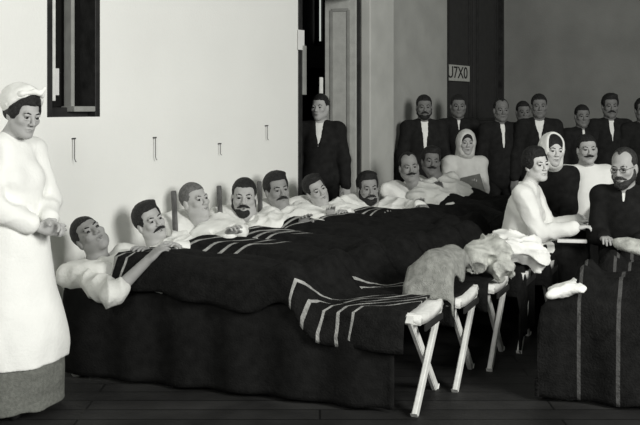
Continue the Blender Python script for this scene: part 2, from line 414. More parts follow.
    if hd == 'kerchief':                  # white kerchief framing the face and falling to the shoulders
        f = F(); EL(f, 0, -.018, .036, (.094, .112, .106)); f.cone(p(0, -.03, -.02), J['neck'] - Fw * .03 * s, .092 * s, .098 * s, .05); EL(f, 0, .015, -.10, (.072, .06, .05), .04)
        EL(f, 0, .105, st.get('open', -.005), (.064, .105, .100 + st.get('open', 0)), .012, 's')
        kid('kerchief', f, st.get('scarfmat', M_LINEN), hcl * .7, wr=.003, wfreq=60)
        f = F(); EL(f, 0, -.010, .044, (.079, .098, .086)); EL(f, 0, .105, -.028, (.060, .080, .090), .01, 's'); EL(f, 0, -.02, -.1, (.2, .2, .11), .01, 's')
        kid('hair', f, hm, hh)
    if hd == 'bandage':
        f = F(); EL(f, 0, -.014, .050, (.083, .101, .086)); f.plane(p(0, .0, .028), HR @ V(0, -.25, -1)); 
        kid('bandage', f, M_LINEN2, .006, wr=.002, wfreq=110)
    if hd == 'cap':                       # soft gathered cap set back on dark hair
        f = F(); EL(f, 0, -.030, .060, (.102, .112, .098), .03); EL(f, 0, -.085, .055, (.085, .07, .075), .04); f.plane(p(0, .022, .062), HR @ V(0, .80, -.60)); 
        kid('cap', f, M_APRON, .006, wr=.004, wfreq=75)
        f = F(); f.cone(p(-.094, -.02, .04), p(-.06, .04, .115), .011, .011); f.cone(p(-.06, .04, .115), p(.0, .066, .135), .011, .011); f.cone(p(.0, .066, .135), p(.06, .04, .115), .011, .011); f.cone(p(.06, .04, .115), p(.094, -.02, .04), .011, .011); f.cone(p(.03, .07, .13), p(.045, .075, .160), .013, .010)
        kid('cap_band', f, M_APRON, .005, wr=.002, wfreq=100)
    # clothes
    s = s0
    kind = st.get('dress', 'shirt'); cm = st.get('cloth', M_LINEN); wr = st.get('wr', .006); sd = st.get('seed', 1)
    if kind in ('shirt', 'nurse', 'blouse'):
        g = .017 if kind == 'shirt' else .020
        f = F(); torso(f, g)
        if kind == 'nurse': f.ell((J['pelvis'] + J['chest']) / 2 + Fw * .02, V(.158, .13, .15) * s, RT, .05)
        for i, q in enumerate('LR'): arm(f, q, g + .006, st.get('sleeve', .92) if not isinstance(st.get('sleeve'), tuple) else st['sleeve'][i])
        kid({'shirt': 'shirt', 'nurse': 'blouse', 'blouse': 'blouse'}[kind], f, cm, hcl, wr=wr, wfreq=26, seed=sd, ridged=True)
        if st.get('collar', True):
            f = F()
            for a in np.linspace(0, 2 * math.pi, 14, endpoint=False):
                r = .066 * s; b = a + 2 * math.pi / 14
                pt = lambda t: J['neck'] + U * (.012 - .022 * max(0, math.cos(t))) * s + Fw * math.cos(t) * r * s + L * math.sin(t) * r * s
                f.cone(pt(a), pt(b), .013 * s, .013 * s, .01)
            kid('collar', f, st.get('collarmat', cm), hcl * .7)
    if kind == 'suit':
        f = F(); torso(f, .012); kid('shirt', f, M_LINEN, hcl)
        f = F(); torso(f, .024)
        for q in 'LR': arm(f, q, .022, .95)
        f.ell(J['pelvis'] - U * .06 * s, V(.178, .14, .15) * s, RT, .05)
        vb = st.get('vee', (.048, -.04))                                # opening: half width at the throat, depth below the chest
        top = J['neck'] + U * .10 * s; low = J['chest'] + U * vb[1] * s
        for t in np.linspace(0, 1, 9):
            q = low + (top - low) * t; f.ell(q + Fw * .12 * s, V(.006 + vb[0] * t, .13, .045) * s, RT, .006, 's')
        kid('jacket', f, st.get('cloth', M_SUIT), hcl, wr=.004, wfreq=22, seed=sd, ridged=True)
        f = F()
        for q in (-1, 1): f.cone(J['neck'] + (L * q * .062 + U * .015 + Fw * .02) * s, J['neck'] + (L * q * .012 + Fw * .072 - U * .03) * s, .014 * s, .012 * s, .008)
        kid('collar', f, M_LINEN, hcl * .6)
        if st.get('tie'):
            f = F(); f.ell(J['neck'] + (Fw * .085 - U * .045) * s, V(.014, .012, .012) * s, RT); f.cone(J['neck'] + (Fw * .090 - U * .055) * s, J['chest'] + (Fw * .128 + U * .02) * s, .009 * s, .016 * s)
            kid('tie', f, M_BLACK, .005)
    if kind in ('nurse', 'blouse'):
        sk = st.get('skirtmat', M_SKIRT); wst = J['pelvis'] + U * .10 * s
        if st.get('seated'):
            f = F(); f.ell(J['pelvis'], V(.20, .16, .15) * s, RT, .05)
            for q in 'LR': f.cone(J['hip' + q], J['kn' + q], .12 * s, .10 * s, .06); f.cone(J['kn' + q], J['an' + q], .10 * s, .12 * s, .06)
            kid('skirt', f, sk, hcl, wr=.008, wfreq=24, ridged=True)
            if st.get('apron'):
                f = F(); f.ell(J['pelvis'] + Fw * .02, V(.205, .165, .16) * s, RT, .05)
                for q in 'LR': f.cone(J['hip' + q], J['hip' + q] + (J['kn' + q] - J['hip' + q]) * st.get('lap', 1.0), .130 * s, .118 * s, .06)
                kid('apron', f, M_APRON, hcl, wr=.010, wfreq=30, ridged=True, seed=4)
        else:
            hem = V(wst[0], wst[1], .04); f = F(); f.cone(wst, V(hem[0], hem[1], .22), .145 * s, .275 * s, .05); f.cone(V(hem[0], hem[1], .22), hem, .275 * s, .285 * s, .05); f.plane(hem, V(0, 0, -1))
            kid('skirt', f, sk, hcl, wr=.012, wfreq=17, seed=3)
            if st.get('apron'):
                f = F(); f.cone(wst, V(hem[0], hem[1], .40), .170 * s, .285 * s, .05); f.cone(V(hem[0], hem[1], .40), V(hem[0], hem[1], .15), .285 * s, .300 * s, .05)
                f.plane(V(hem[0], hem[1], st['apron']), V(.0, 0, -1)); f.plane(wst + U * .06, U)
                kid('apron', f, M_APRON, hcl, wr=.012, wfreq=15, seed=11)
                f = F(); f.ell(wst + U * .02, V(.163, .138, .022) * s, RT); kid('waistband', f, M_APRON, .006)
    if kind in ('suit', 'shirt') and st.get('trousers', True):
        f = F(); f.ell(J['pelvis'], V(.166, .12, .12) * s, RT, .05)
        for q in 'LR': leg(f, q, .018)
        kid('trousers', f, M_SUIT, .014)
    if st.get('shoes', True):
        for q in 'LR':
            f = F(); f.cone(J['an' + q], J['toe' + q], .048 * s, .036 * s, .02); f.plane(V(0, 0, .004), V(0, 0, -1)) if J['an' + q][2] < .2 else None
            kid('shoe', f, M_LEATHER, .009)
    return root

def standing(x, y, eye, yaw, wrists=None, poles=None, stride=0.0):
    s = eye / 1.56; R = Rz(yaw * D2R); o = V(x, y, 0); P = lambda a, b, c: o + R @ (V(a, b, c) * s)      # local -Y is forward
    J = dict(pelvis=P(0, 0, .93), chest=P(0, 0, 1.20), neck=P(0, .015, 1.405), head=P(0, -.012, 1.56), L=R @ V(1, 0, 0), Fw=R @ V(0, -1, 0))
    for q, sg in (('L', 1), ('R', -1)):
        J['sh' + q] = P(sg * .162, .01, 1.350); J['hip' + q] = P(sg * .09, 0, .89); J['kn' + q] = P(sg * .10, -.02, .48); J['an' + q] = P(sg * .105, .01, .075); J['toe' + q] = P(sg * .125, -.15, .04)
        w = (wrists or {}).get(q); w = P(*w) if w is not None else P(sg * .25, -.06, .83)
        pl = (poles or {}).get(q, (sg * .5, .8, -.2))
        J['el' + q], J['wr' + q] = bend(J['sh' + q], w, .285 * s, .25 * s, R @ V(*pl))
    return J, s
def sitting(x, y, eye, yaw, wrists=None, poles=None, lean=8, s=1.0, knee=.43, spread=.10, shin_floor=True):
    R = Rz(yaw * D2R); o = V(x, y, 0); zs = eye - .63 * s
    ln = lean * D2R; up = lambda h, f=0: (V(0, -math.sin(ln), math.cos(ln)) * h + V(0, -math.cos(ln), -math.sin(ln)) * f) * s
    P = lambda v: o + V(0, 0, zs) + R @ v
    J = dict(pelvis=P(V(0, 0, 0)), chest=P(up(.27)), neck=P(up(.475, -.01)), L=R @ V(1, 0, 0), Fw=R @ (V(0, -math.cos(ln), -math.sin(ln))))
    J['head'] = P(up(.475)) + R @ V(0, -.045, 0) + V(0, 0, .155 * s); J['head'][2] = eye
    for q, sg in (('L', 1), ('R', -1)):
        J['sh' + q] = P(up(.425, -.01) + V(sg * .160 * s, 0, 0)); J['hip' + q] = P(V(sg * .09, -.02, -.01)); J['kn' + q] = P(V(sg * spread, -knee, -.02))
        k = J['kn' + q]; J['an' + q] = V(k[0], k[1], .08) + R @ V(0, .03, 0); J['toe' + q] = J['an' + q] + R @ V(0, -.15, -.035)
        w = (wrists or {}).get(q); w = np.asarray(w, float) if w is not None else P(V(sg * .08, -.30, .12))
        pl = (poles or {}).get(q, (sg * .6, .5, -.6))
        J['el' + q], J['wr' + q] = bend(J['sh' + q], w, .285 * s, .25 * s, R @ V(*pl))
    return J

# ------------------------------------------------------------------ room
EW = nrm(V(.26, .43, 0)); NW = V(EW[1], -EW[0], 0)           # along the left wall; into the room
W0 = V(-1.78, 5.86, 0); WANG = math.atan2(EW[1], EW[0])
def on_wall(px):                                              # distance along the wall at a bearing
    q = (px - 320) / FPX; return (q * W0[1] - W0[0]) / (EW[0] - q * EW[1])
def wallz(py, px): t = on_wall(px); return CAM_H - (py - HOR) / FPX * (W0 + EW * t)[1]
ZT = 4.3
def wall_mesh(t0, t1, holes, thick, z1=ZT):                   # x along, y = away from the room
    ts = sorted({t0, t1, *[h[0] for h in holes], *[h[1] for h in holes]}); zs = sorted({0, z1, *[h[2] for h in holes], *[h[3] for h in holes]})
    solidc = lambda a, b, c, d: not any(h[0] <= a and b <= h[1] and h[2] <= c and d <= h[3] for h in holes)
    mb = MB()
    for a, b in zip(ts, ts[1:]):
        for c, d in zip(zs, zs[1:]):
            if solidc(a, b, c, d): mb.box(((a + b) / 2, thick / 2, (c + d) / 2), (b - a, thick, d - c))
    bmesh.ops.remove_doubles(mb.bm, verts=mb.bm.verts[:], dist=1e-4)
    return mb
def struct(o): o['kind'] = 'structure'; return o
tA, tB = on_wall(47), on_wall(100); tD0, tD1 = on_wall(298), on_wall(357); tE = on_wall(447); tG = on_wall(504)
zW = wallz(117, 72)
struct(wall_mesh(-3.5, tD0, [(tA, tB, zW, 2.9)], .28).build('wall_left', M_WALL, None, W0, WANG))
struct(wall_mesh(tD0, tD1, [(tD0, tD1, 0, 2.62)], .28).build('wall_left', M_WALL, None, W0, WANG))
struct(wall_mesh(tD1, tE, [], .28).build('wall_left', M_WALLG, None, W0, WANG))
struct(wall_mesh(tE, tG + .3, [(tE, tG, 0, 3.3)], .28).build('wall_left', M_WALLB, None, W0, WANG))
# the pier beside the doorway
t0, t1 = on_wall(361), on_wall(385)
struct(MB().box(((t0 + t1) / 2, -.05, ZT / 2), (t1 - t0, .10, ZT), bev=.01).build('trim_1', mat('pale grey plaster', grey(0.46, .02), .9, .08, 4), None, W0, WANG))
cG = W0 + EW * tG
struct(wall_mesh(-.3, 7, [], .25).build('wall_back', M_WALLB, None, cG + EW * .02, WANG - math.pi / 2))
struct(MB().box((1.5, 6.5, -.05), (15, 23, .1)).build('floor', M_FLOOR))
# dark room behind the doorway
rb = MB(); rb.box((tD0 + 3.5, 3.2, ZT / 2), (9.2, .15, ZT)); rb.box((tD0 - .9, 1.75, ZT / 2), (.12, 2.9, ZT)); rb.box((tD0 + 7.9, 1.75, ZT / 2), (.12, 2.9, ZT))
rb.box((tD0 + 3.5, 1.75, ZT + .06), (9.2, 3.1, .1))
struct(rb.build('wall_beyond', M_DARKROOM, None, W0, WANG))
# window in the left wall
wn = empty('window_1', W0 + EW * tA + V(0, 0, zW), WANG); wn['kind'] = 'structure'
ww, wh = tB - tA, 2.9 - zW
m = MB()
for x in (.022, ww - .022): m.box((x, .10, wh / 2), (.044, .204, wh), bev=.004)
m.box((ww / 2, .10, .03), (ww, .07, .06), bev=.006); m.box((ww / 2, .10, wh - .03), (ww, .07, .06), bev=.006)
m.build('window_frame', M_WOODD, wn)
MB().box((ww * .60, .09, wh / 2), (.030, .07, wh - .1), bev=.006).build('mullion', M_WOODG, wn)
MB().box((ww / 2 + .105, .06, .05), (ww * .45, .12, .035), bev=.006).build('sill', M_WOODG, wn)
MB().box((ww / 2, .14, wh / 2), (ww - .06, .012, wh - .06)).build('pane', M_GLASS, wn)
MB().box((.068, .02, wh / 2 + .03), (.026, .02, wh - .14), bev=.003).build('casement_bead', M_WOODW, wn)
pw0 = W0 + EW * on_wall(61); d0 = pw0[1]
p = MB().box((0, 0, 0), (on_wall(68) - on_wall(56), .004, 27 / FPX * d0)).build('paper', M_PAPER, None, pw0 - NW * .07 + V(0, 0, wallz(81.5, 61)), WANG)
tag(p, 'white sheet of paper fixed inside the dark narrow window', 'paper')
# doorway: jamb lining, open leaf
dr = empty('door_1', W0 + EW * tD1 - NW * .16, WANG); dr['kind'] = 'structure'
jm = MB()
jm.box((tD0 + .03, .14, 1.31), (.06, .30, 2.62), bev=.008)
jm.box((tD1 + .02, -.006, 1.31), (.045, .03, 2.66), bev=.004); jm.box(((tD0 + tD1) / 2, .14, 2.59), (tD1 - tD0, .30, .06), bev=.008)
struct(jm.build('trim_2', M_WOODD, None, W0, WANG))
jw = MB().box((tD0 + .075, -.01, wallz(70, 298)), (.05, .03, .42), bev=.004); struct(jw.build('trim_3', M_WOODG, None, W0, WANG))
leafdir = nrm(-NW - EW * .16); hinge = W0 + EW * (tD1 - .03) + NW * .01
lf = empty('door_2', hinge, math.atan2(leafdir[1], leafdir[0])); lf['kind'] = 'structure'
LW, LH = .31, 2.61
MB().box((LW / 2, 0, LH / 2), (LW, .035, LH), bev=.004).build('leaf', mat('pale grey painted wood', grey(.42, .02), .6, .1, 12, .1), lf)
pm = MB()
for z0, z1 in ((.2, .9), (1.1, 2.46)):
    for a, b in (((.07, z0), (LW - .07, z0)), ((.07, z1), (LW - .07, z1)), ((.07, z0), (.07, z1)), ((LW - .07, z0), (LW - .07, z1))):
        for y in (-.022, .022): pm.bar((a[0], y, a[1]), (b[0], y, b[1]), .03, .014, (0, 1, 0), .003)
pm.build('panel_moulding', M_WOODG, lf)
kn = MB().tube([(LW - .04, .015, 1.02), (LW - .04, .05, 1.02), (LW - .04, .065, 1.02), (LW - .04, .075, 1.02)], [.01, .012, .026, .012], 12); kn.build('handle', M_IRON, lf, smooth=True)
bpy.data.objects.remove(dr)
# dark double door in the far part of the wall
dd = empty('door_3', W0 + EW * tE, WANG); dd['kind'] = 'structure'
Wd = tG - tE
for i in range(2):
    x0 = .05 + i * (Wd / 2 - .025); w_ = Wd / 2 - .075
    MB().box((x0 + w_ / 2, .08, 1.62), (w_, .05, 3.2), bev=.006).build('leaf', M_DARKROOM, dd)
    q = MB()
    for z0, z1 in ((.2, 1.2), (1.4, 3.0)):
        for a, b in (((.1, z0), (w_ - .1, z0)), ((.1, z1), (w_ - .1, z1)), ((.1, z0), (.1, z1)), ((w_ - .1, z0), (w_ - .1, z1))):
            q.bar((x0 + a[0], .05, a[1]), (x0 + b[0], .05, b[1]), .035, .016, (0, 1, 0), .004)
    q.build('panel_moulding', M_WOODD, dd)
q = MB(); q.box((.025, .1, 1.65), (.05, .2, 3.3)); q.box((Wd - .025, .1, 1.65), (.05, .2, 3.3)); q.box((Wd / 2, .1, 3.27), (Wd, .2, .06)); q.build('door_frame', M_WOODD, dd)
# the little sign on it
sc_ = W0 + EW * on_wall(459.5) + NW * .0; sd_ = sc_[1]; sw, sh = on_wall(472.5) - on_wall(447.5), 16 / FPX * sd_
sg = MB().box((0, 0, 0), (sw, .012, sh), bev=.002).build('door_sign', mat('aged card', grey(0.42, .03), .9, .1), None, sc_ - NW * .03 + V(0, 0, wallz(73, 459.5)), WANG)
tag(sg, 'small pale number card on the dark door behind the seated nurse', 'sign')
cu = bpy.data.curves.new('characters', 'FONT'); cu.body = 'U7X0'; cu.size = sh * 1.05; cu.align_x = 'CENTER'; cu.align_y = 'CENTER'; cu.extrude = .002; cu.materials.append(M_INK)
tmp = bpy.data.objects.new('characters', cu); COL.objects.link(tmp); bpy.context.view_layer.update()
tme = bpy.data.meshes.new_from_object(tmp.evaluated_get(bpy.context.evaluated_depsgraph_get())); bpy.data.objects.remove(tmp)
co = link('lettering', tme, None, sg, smooth=False)
if not tme.materials: tme.materials.append(M_INK)
co.parent = sg; co.location = (0, -.0085, 0); co.rotation_euler = (math.pi / 2, 0, 0); co.scale = (1.25, 1, 1)

# things about the doorway
rp = lambda px, py, dy: None
beyond = W0 - NW * 3.1
def on_beyond(px): q = (px - 320) / FPX; return (q * beyond[1] - beyond[0]) / (EW[0] - q * EW[1])
w2 = empty('window_2', beyond + EW * on_beyond(317) + V(0, 0, 0), WANG); w2['kind'] = 'structure'
em = bpy.data.materials.new('daylit pane'); em.use_nodes = True; b_ = em.node_tree.nodes['Principled BSDF']; b_.inputs['Base Color'].default_value = (.5, .5, .5, 1); b_.inputs['Emission Color'].default_value = (.95, 1, .93, 1); b_.inputs['Emission Strength'].default_value = .55
bz = CAM_H + (HOR - 41) / FPX * w2.location[1]
MB().box((0, -.03, (bz + 3.9) / 2), (.11, .02, 3.9 - bz)).build('pane', em, w2)
q = MB()
for x in (-.07, .07): q.box((x, -.04, (bz + 3.9) / 2), (.05, .06, 3.9 - bz + .08), bev=.004)
q.box((0, -.04, bz - .04), (.19, .07, .06), bev=.004); q.build('window_frame', M_WOODD, w2)
# cupboard with a pale knob in the dark room
cb = empty('cupboard', beyond + EW * on_beyond(324) + NW * .30, WANG)
tag(cb, 'tall dark cupboard with a pale knob in the room behind the doorway', 'cupboard')
q = MB(); q.box((0, 0, 1.05), (.95, .45, 2.0), bev=.01); q.box((0, -.01, 2.08), (1.02, .50, .07), bev=.015); q.box((0, 0, .05), (.97, .46, .1), bev=.01); q.build('body', M_WOODD, cb)
for i in (-1, 1):
    d_ = MB().box((i * .235, -.235, 1.08), (.45, .025, 1.84), bev=.006).build('door', M_WOODD, cb)
MB().tube([(-.06, -.25, 1.95), (-.06, -.275, 1.95), (-.06, -.295, 1.95), (-.06, -.31, 1.95)], [.012, .03, .034, .01], 12).build('knob', M_PAPER, d_, smooth=True)
# papers on the jambs
pt = W0 + EW * (on_wall(298) - .01); q = MB().box((0, 0, 0), (.10, .004, 20 / FPX * pt[1])).build('notice', M_PAPER, None, pt + NW * .012 + EW * .04 + V(0, 0, wallz(40, 300)), WANG)
tag(q, 'small white notice pinned at the near edge of the doorway', 'notice')
q = MB(); q.bm.free(); f = F(); hx = hinge + leafdir * .29 - EW * .05; dx = hx[1]
a = V(*(hx + V(-.035, -.02, 0))); zt, zb = CAM_H + 29 / FPX * dx, CAM_H - 8 / FPX * dx
f.rbox((0, 0, (zt + zb) / 2), (.012, .006, (zt - zb) / 2), .006); o = link('towel', solid(f, .005, wr=.002, wfreq=40), M_LINEN, None, V(a[0], a[1], 0)); tag(o, 'narrow white strip at the edge of the open grey door', 'towel')  # thin white upright strip set against the door leaf
# hooks above the beds
hk_lab = ['thin wire hook on the white wall under the narrow window', 'thin wire hook on the white wall above the man propped on his elbow', 'short wire hook on the white wall above the crop-haired man', 'highest wire hook on the white wall, nearest the doorway']
for (px, ya, yb), lab in zip(((72, 139, 162), (153, 138, 160), (218, 144, 155), (265, 126, 140)), hk_lab):
    b0 = W0 + EW * on_wall(px); za, zb = wallz(ya, px), wallz(yb, px); r = empty('wall_hook', b0 + V(0, 0, za), WANG); tag(r, lab, 'hook', 'wire hooks along the white wall')
    MB().tube([(0, .02, 0), (0, -.03, .004)], .005, 8).build('nail', M_IRON, r, smooth=True)
    MB().tube([(0, -.022, 0), (0, -.022, (zb - za) * .85), (.006, -.024, (zb - za) * .97), (.010, -.028, zb - za)], .0026, 8).build('wire', M_IRON, r, smooth=True)

# ------------------------------------------------------------------ cots, bedding
EU = nrm(V(.93, -.3675, 0)); EV = V(-EU[1], EU[0], 0); CANG = math.atan2(EU[1], EU[0]); CW, ZC = .475, .50
def cot_origin(k): return V(.50 + .26 * k, 5.02 + .43 * k, 0) - EU * 2.15 + EV * CW / 2
def loc2(O, u, v, z=0): return O + EU * u + EV * v + V(0, 0, z)
def to_uv(O, p): d = np.asarray(p) - O; return V(d @ EU, d @ EV, d[2])
def cot(O, Lc, label, uprights=False, splay=.03):
    r = empty('camp_cot', O, CANG); tag(r, label, 'cot', 'folding camp cots')
    hw = CW / 2
    for sy in (-1, 1): MB().bar((0, sy * (hw - .036), ZC - .034), (Lc, sy * (hw - .036), ZC - .034), .04, .04, (0, 1, 0), .006).build('side_rail', M_WOODW, r)
    # canvas, sagging a little between the rails and wrapped over the ends
    nu, nv = 22, 11; vs = []; fc = []
    for lay in (0, 1):
        for i in range(nu):
            for j in range(nv):
                u = Lc * i / (nu - 1); x = -1 + 2 * j / (nv - 1); sag = .022 * (1 - x * x) * (1 if 0 < i < nu - 1 else .8)
                vs.append((u, x * (hw - .014), ZC - sag - .012 * lay - (.035 if i in (0, nu - 1) and lay else 0)))
    for i in range(nu - 1):
        for j in range(nv - 1):
            a = i * nv + j; fc.append((a, a + nv, a + nv + 1, a + 1)); a += nu * nv; fc.append((a, a + 1, a + nv + 1, a + nv))
    for i in range(nu - 1):
        for j, fl in ((0, 0), (nv - 1, 1)):
            a = i * nv + j; q = (a, a + nu * nv, a + nu * nv + nv, a + nv); fc.append(q if not fl else q[::-1])
    for j in range(nv - 1):
        for i, fl in ((0, 1), (nu - 1, 0)):
            a = i * nv + j; q = (a, a + nu * nv, a + nu * nv + 1, a + 1); fc.append(q if not fl else q[::-1])
    link('canvas', raw(vs, fc), M_CANVAS, r)
    for u in (.10, Lc - .035):
        for sy in (-1, 1):
            MB().bar((u + .018 * sy, sy * (hw - .005), ZC - .015), (u + .018 * sy, -sy * (hw + splay), .0), .052, .026, (1, 0, 0), .005).build('leg', M_WOODW, r)
        MB().box((u + .045, 0, ZC - .075), (.012, CW - .13, .032), bev=.003).build('strap', M_STRAP, r)
    if uprights:
        for sy in (-.45,): MB().bar((.02, sy * CW, ZC - .1), (-.01, sy * CW, ZC + .49), .034, .026, (0, 1, 0), .008).build('head_upright', M_WOODM, r)  # thin dark upright bar at the cot's head end
    return r

def drape(name, O, us, vs, obst, m, hang_n=0.0, hang_f=0.0, hang_foot=0.0, hang_head=0.0, z0=ZC, wr=.006, seed=1, th=.012, st=.025, tent=14, skew=0.0, zmin=.015, flare=.012):
    """cloth laid over obstacles (capsules in room coordinates), its edges hanging; built in the cot's own frame"""
    u = np.arange(us[0], us[1] + st / 2, st); v = np.arange(vs[0], vs[1] + st / 2, st); Ug, Vg = np.meshgrid(u, v, indexing='ij')
    H = np.full(Ug.shape, z0)
    for a, b, ra, rb in obst:
        A, B = to_uv(O, a), to_uv(O, b)
        for t in np.linspace(0, 1, 14):
            c = A + (B - A) * t; r = ra + (rb - ra) * t; q = r * r - (Ug - c[0]) ** 2 - (Vg - c[1]) ** 2
            H = np.maximum(H, np.where(q > 0, c[2] + np.sqrt(np.maximum(q, 0)), 0))
    H0 = H.copy()
    for _ in range(tent):
        P = np.pad(H, 1, mode='edge'); H = np.maximum(H0, (P[2:, 1:-1] + P[:-2, 1:-1] + P[1:-1, 2:] + P[1:-1, :-2]) / 4)
    for _ in range(2):
        P = np.pad(H, 1, mode='edge'); H = (P[2:, 1:-1] + P[:-2, 1:-1] + P[1:-1, 2:] + P[1:-1, :-2]) / 4 + .003
    pts = np.stack([Ug, Vg, H + .012], -1)
    def cols(edge, sgn, hang):
        n = max(2, int(hang / st)); out = []
        for i in range(1, n + 1):
            d = hang * i / n; e = edge.copy()
            e[:, 1] += sgn * (flare + .03 * min(1, d / .15) + .018 * np.sin(edge[:, 0] * 19 + seed) * min(1, d / .2)); e[:, 2] = np.maximum(edge[:, 2] - (d if hang < .45 else (edge[:, 2] - .022) * i / n), zmin); out.append(e)
        return np.stack(out, 1)
    if hang_n: c = cols(pts[:, 0], -1, hang_n)[:, ::-1]; pts = np.concatenate([c, pts], 1)
    if hang_f: pts = np.concatenate([pts, cols(pts[:, -1], 1, hang_f)], 1)
    if hang_head:
        n = max(2, int(hang_head / st)); e0 = pts[0]; ex = []
        for i in range(n, 0, -1):
            d = hang_head * i / n; e = e0.copy(); e[:, 0] -= .014 + .02 * min(1, d / .1) + .010 * np.sin(e0[:, 1] * 23 + seed); e[:, 2] = np.maximum(e0[:, 2] - (d if hang_head < .45 else (e0[:, 2] - .022) * i / n), zmin); ex.append(e)
        pts = np.concatenate([np.stack(ex, 0), pts], 0)
    if hang_foot:
        n = max(2, int(hang_foot / st)); e0 = pts[-1]; ex = []
        for i in range(1, n + 1):
            d = hang_foot * i / n; e = e0.copy(); e[:, 0] += .014 + .02 * min(1, d / .1) + .010 * np.sin(e0[:, 1] * 23 + seed); e[:, 2] = np.maximum(e0[:, 2] - d, zmin); ex.append(e)
        pts = np.concatenate([pts, np.stack(ex, 0)], 0)
    nz = noise3(pts.reshape(-1, 3), seed, 16).reshape(pts.shape[:2]) + .6 * noise3(pts.reshape(-1, 3), seed + 3, 38).reshape(pts.shape[:2])
    pts = pts.copy(); pts[..., 2] += wr * nz; pts[..., 1] += wr * .8 * np.roll(nz, 3, 0); pts[..., 2] = np.maximum(pts[..., 2], zmin)
    yy = np.clip(pts[..., 1], vs[0], vs[1]); pts[..., 0] += skew * yy * np.clip(1 - (pts[..., 0] - us[0]) / (us[1] - us[0]), 0, 1)
    nu, nv = pts.shape[:2]
    du = np.gradient(pts, axis=0); dv = np.gradient(pts, axis=1); nn = np.cross(du, dv); nn /= np.linalg.norm(nn, axis=-1, keepdims=True) + 1e-9
    low = pts - nn * th; vs_ = np.concatenate([pts.reshape(-1, 3), low.reshape(-1, 3)]); N = nu * nv; g = np.arange(N).reshape(nu, nv); q = []
    a, b, c, d = g[:-1, :-1].ravel(), g[1:, :-1].ravel(), g[1:, 1:].ravel(), g[:-1, 1:].ravel()
    q.append(np.stack([a, b, c, d], 1)); q.append(np.stack([a, d, c, b], 1) + N)
    ring = np.concatenate([g[0, :], g[1:, -1], g[-1, -2::-1], g[-2:0:-1, 0]]); nx = np.roll(ring, -1)
    q.append(np.stack([ring, nx, nx + N, ring + N], 1))
    return link(name, raw(vs_, np.concatenate(q)), m, None, O, CANG)

def pillow(O, c, tilt, size, label, m=M_LINEN, seed=1):
    f = F(); R = Ry(tilt * D2R); a, b, h = size
    f.rbox((0, 0, 0), (a / 2 - .07, b / 2 - .07, h / 2 - .055), .055, R, .02)
    for sx in (-1, 1):
        for sy in (-1, 1): f.cone(R @ V(sx * (a / 2 - .05), sy * (b / 2 - .05), 0), R @ V(0, 0, 0), .025, .05, .05)
    f.ell((0, 0, 0), (a / 2 - .02, b / 2 - .02, h / 2), R, .05)
    o = link('pillow', solid(f, .011, wr=.006, wfreq=26, seed=seed, ridged=True), m, None, loc2(O, *c), CANG); tag(o, label, 'pillow', 'white bed pillows'); return o

BL_BANDS = [[(.52, .010), (.63, .010), (.70, .006)], [(.62, .011), (.72, .012), (.82, .012), (.92, .011), (1.70, .01), (1.78, .01)], [(.55, .012), (.63, .012), (.71, .012), (.79, .012)], [(.56, .012), (.64, .012)], [(.62, .01)], [(.60, .010), (.68, .010), (.76, .010)], [(.62, .011), (.70, .011), (.78, .011)], [(.6, .01), (.7, .01), (.8, .01)], [(.6, .01)]]
FOOT0 = [(1.72, .007), (1.80, .009), (1.88, .007), (1.96, .009), (2.04, .007)]
DARKW = grey(0.009); PALE = grey(0.40, .01)

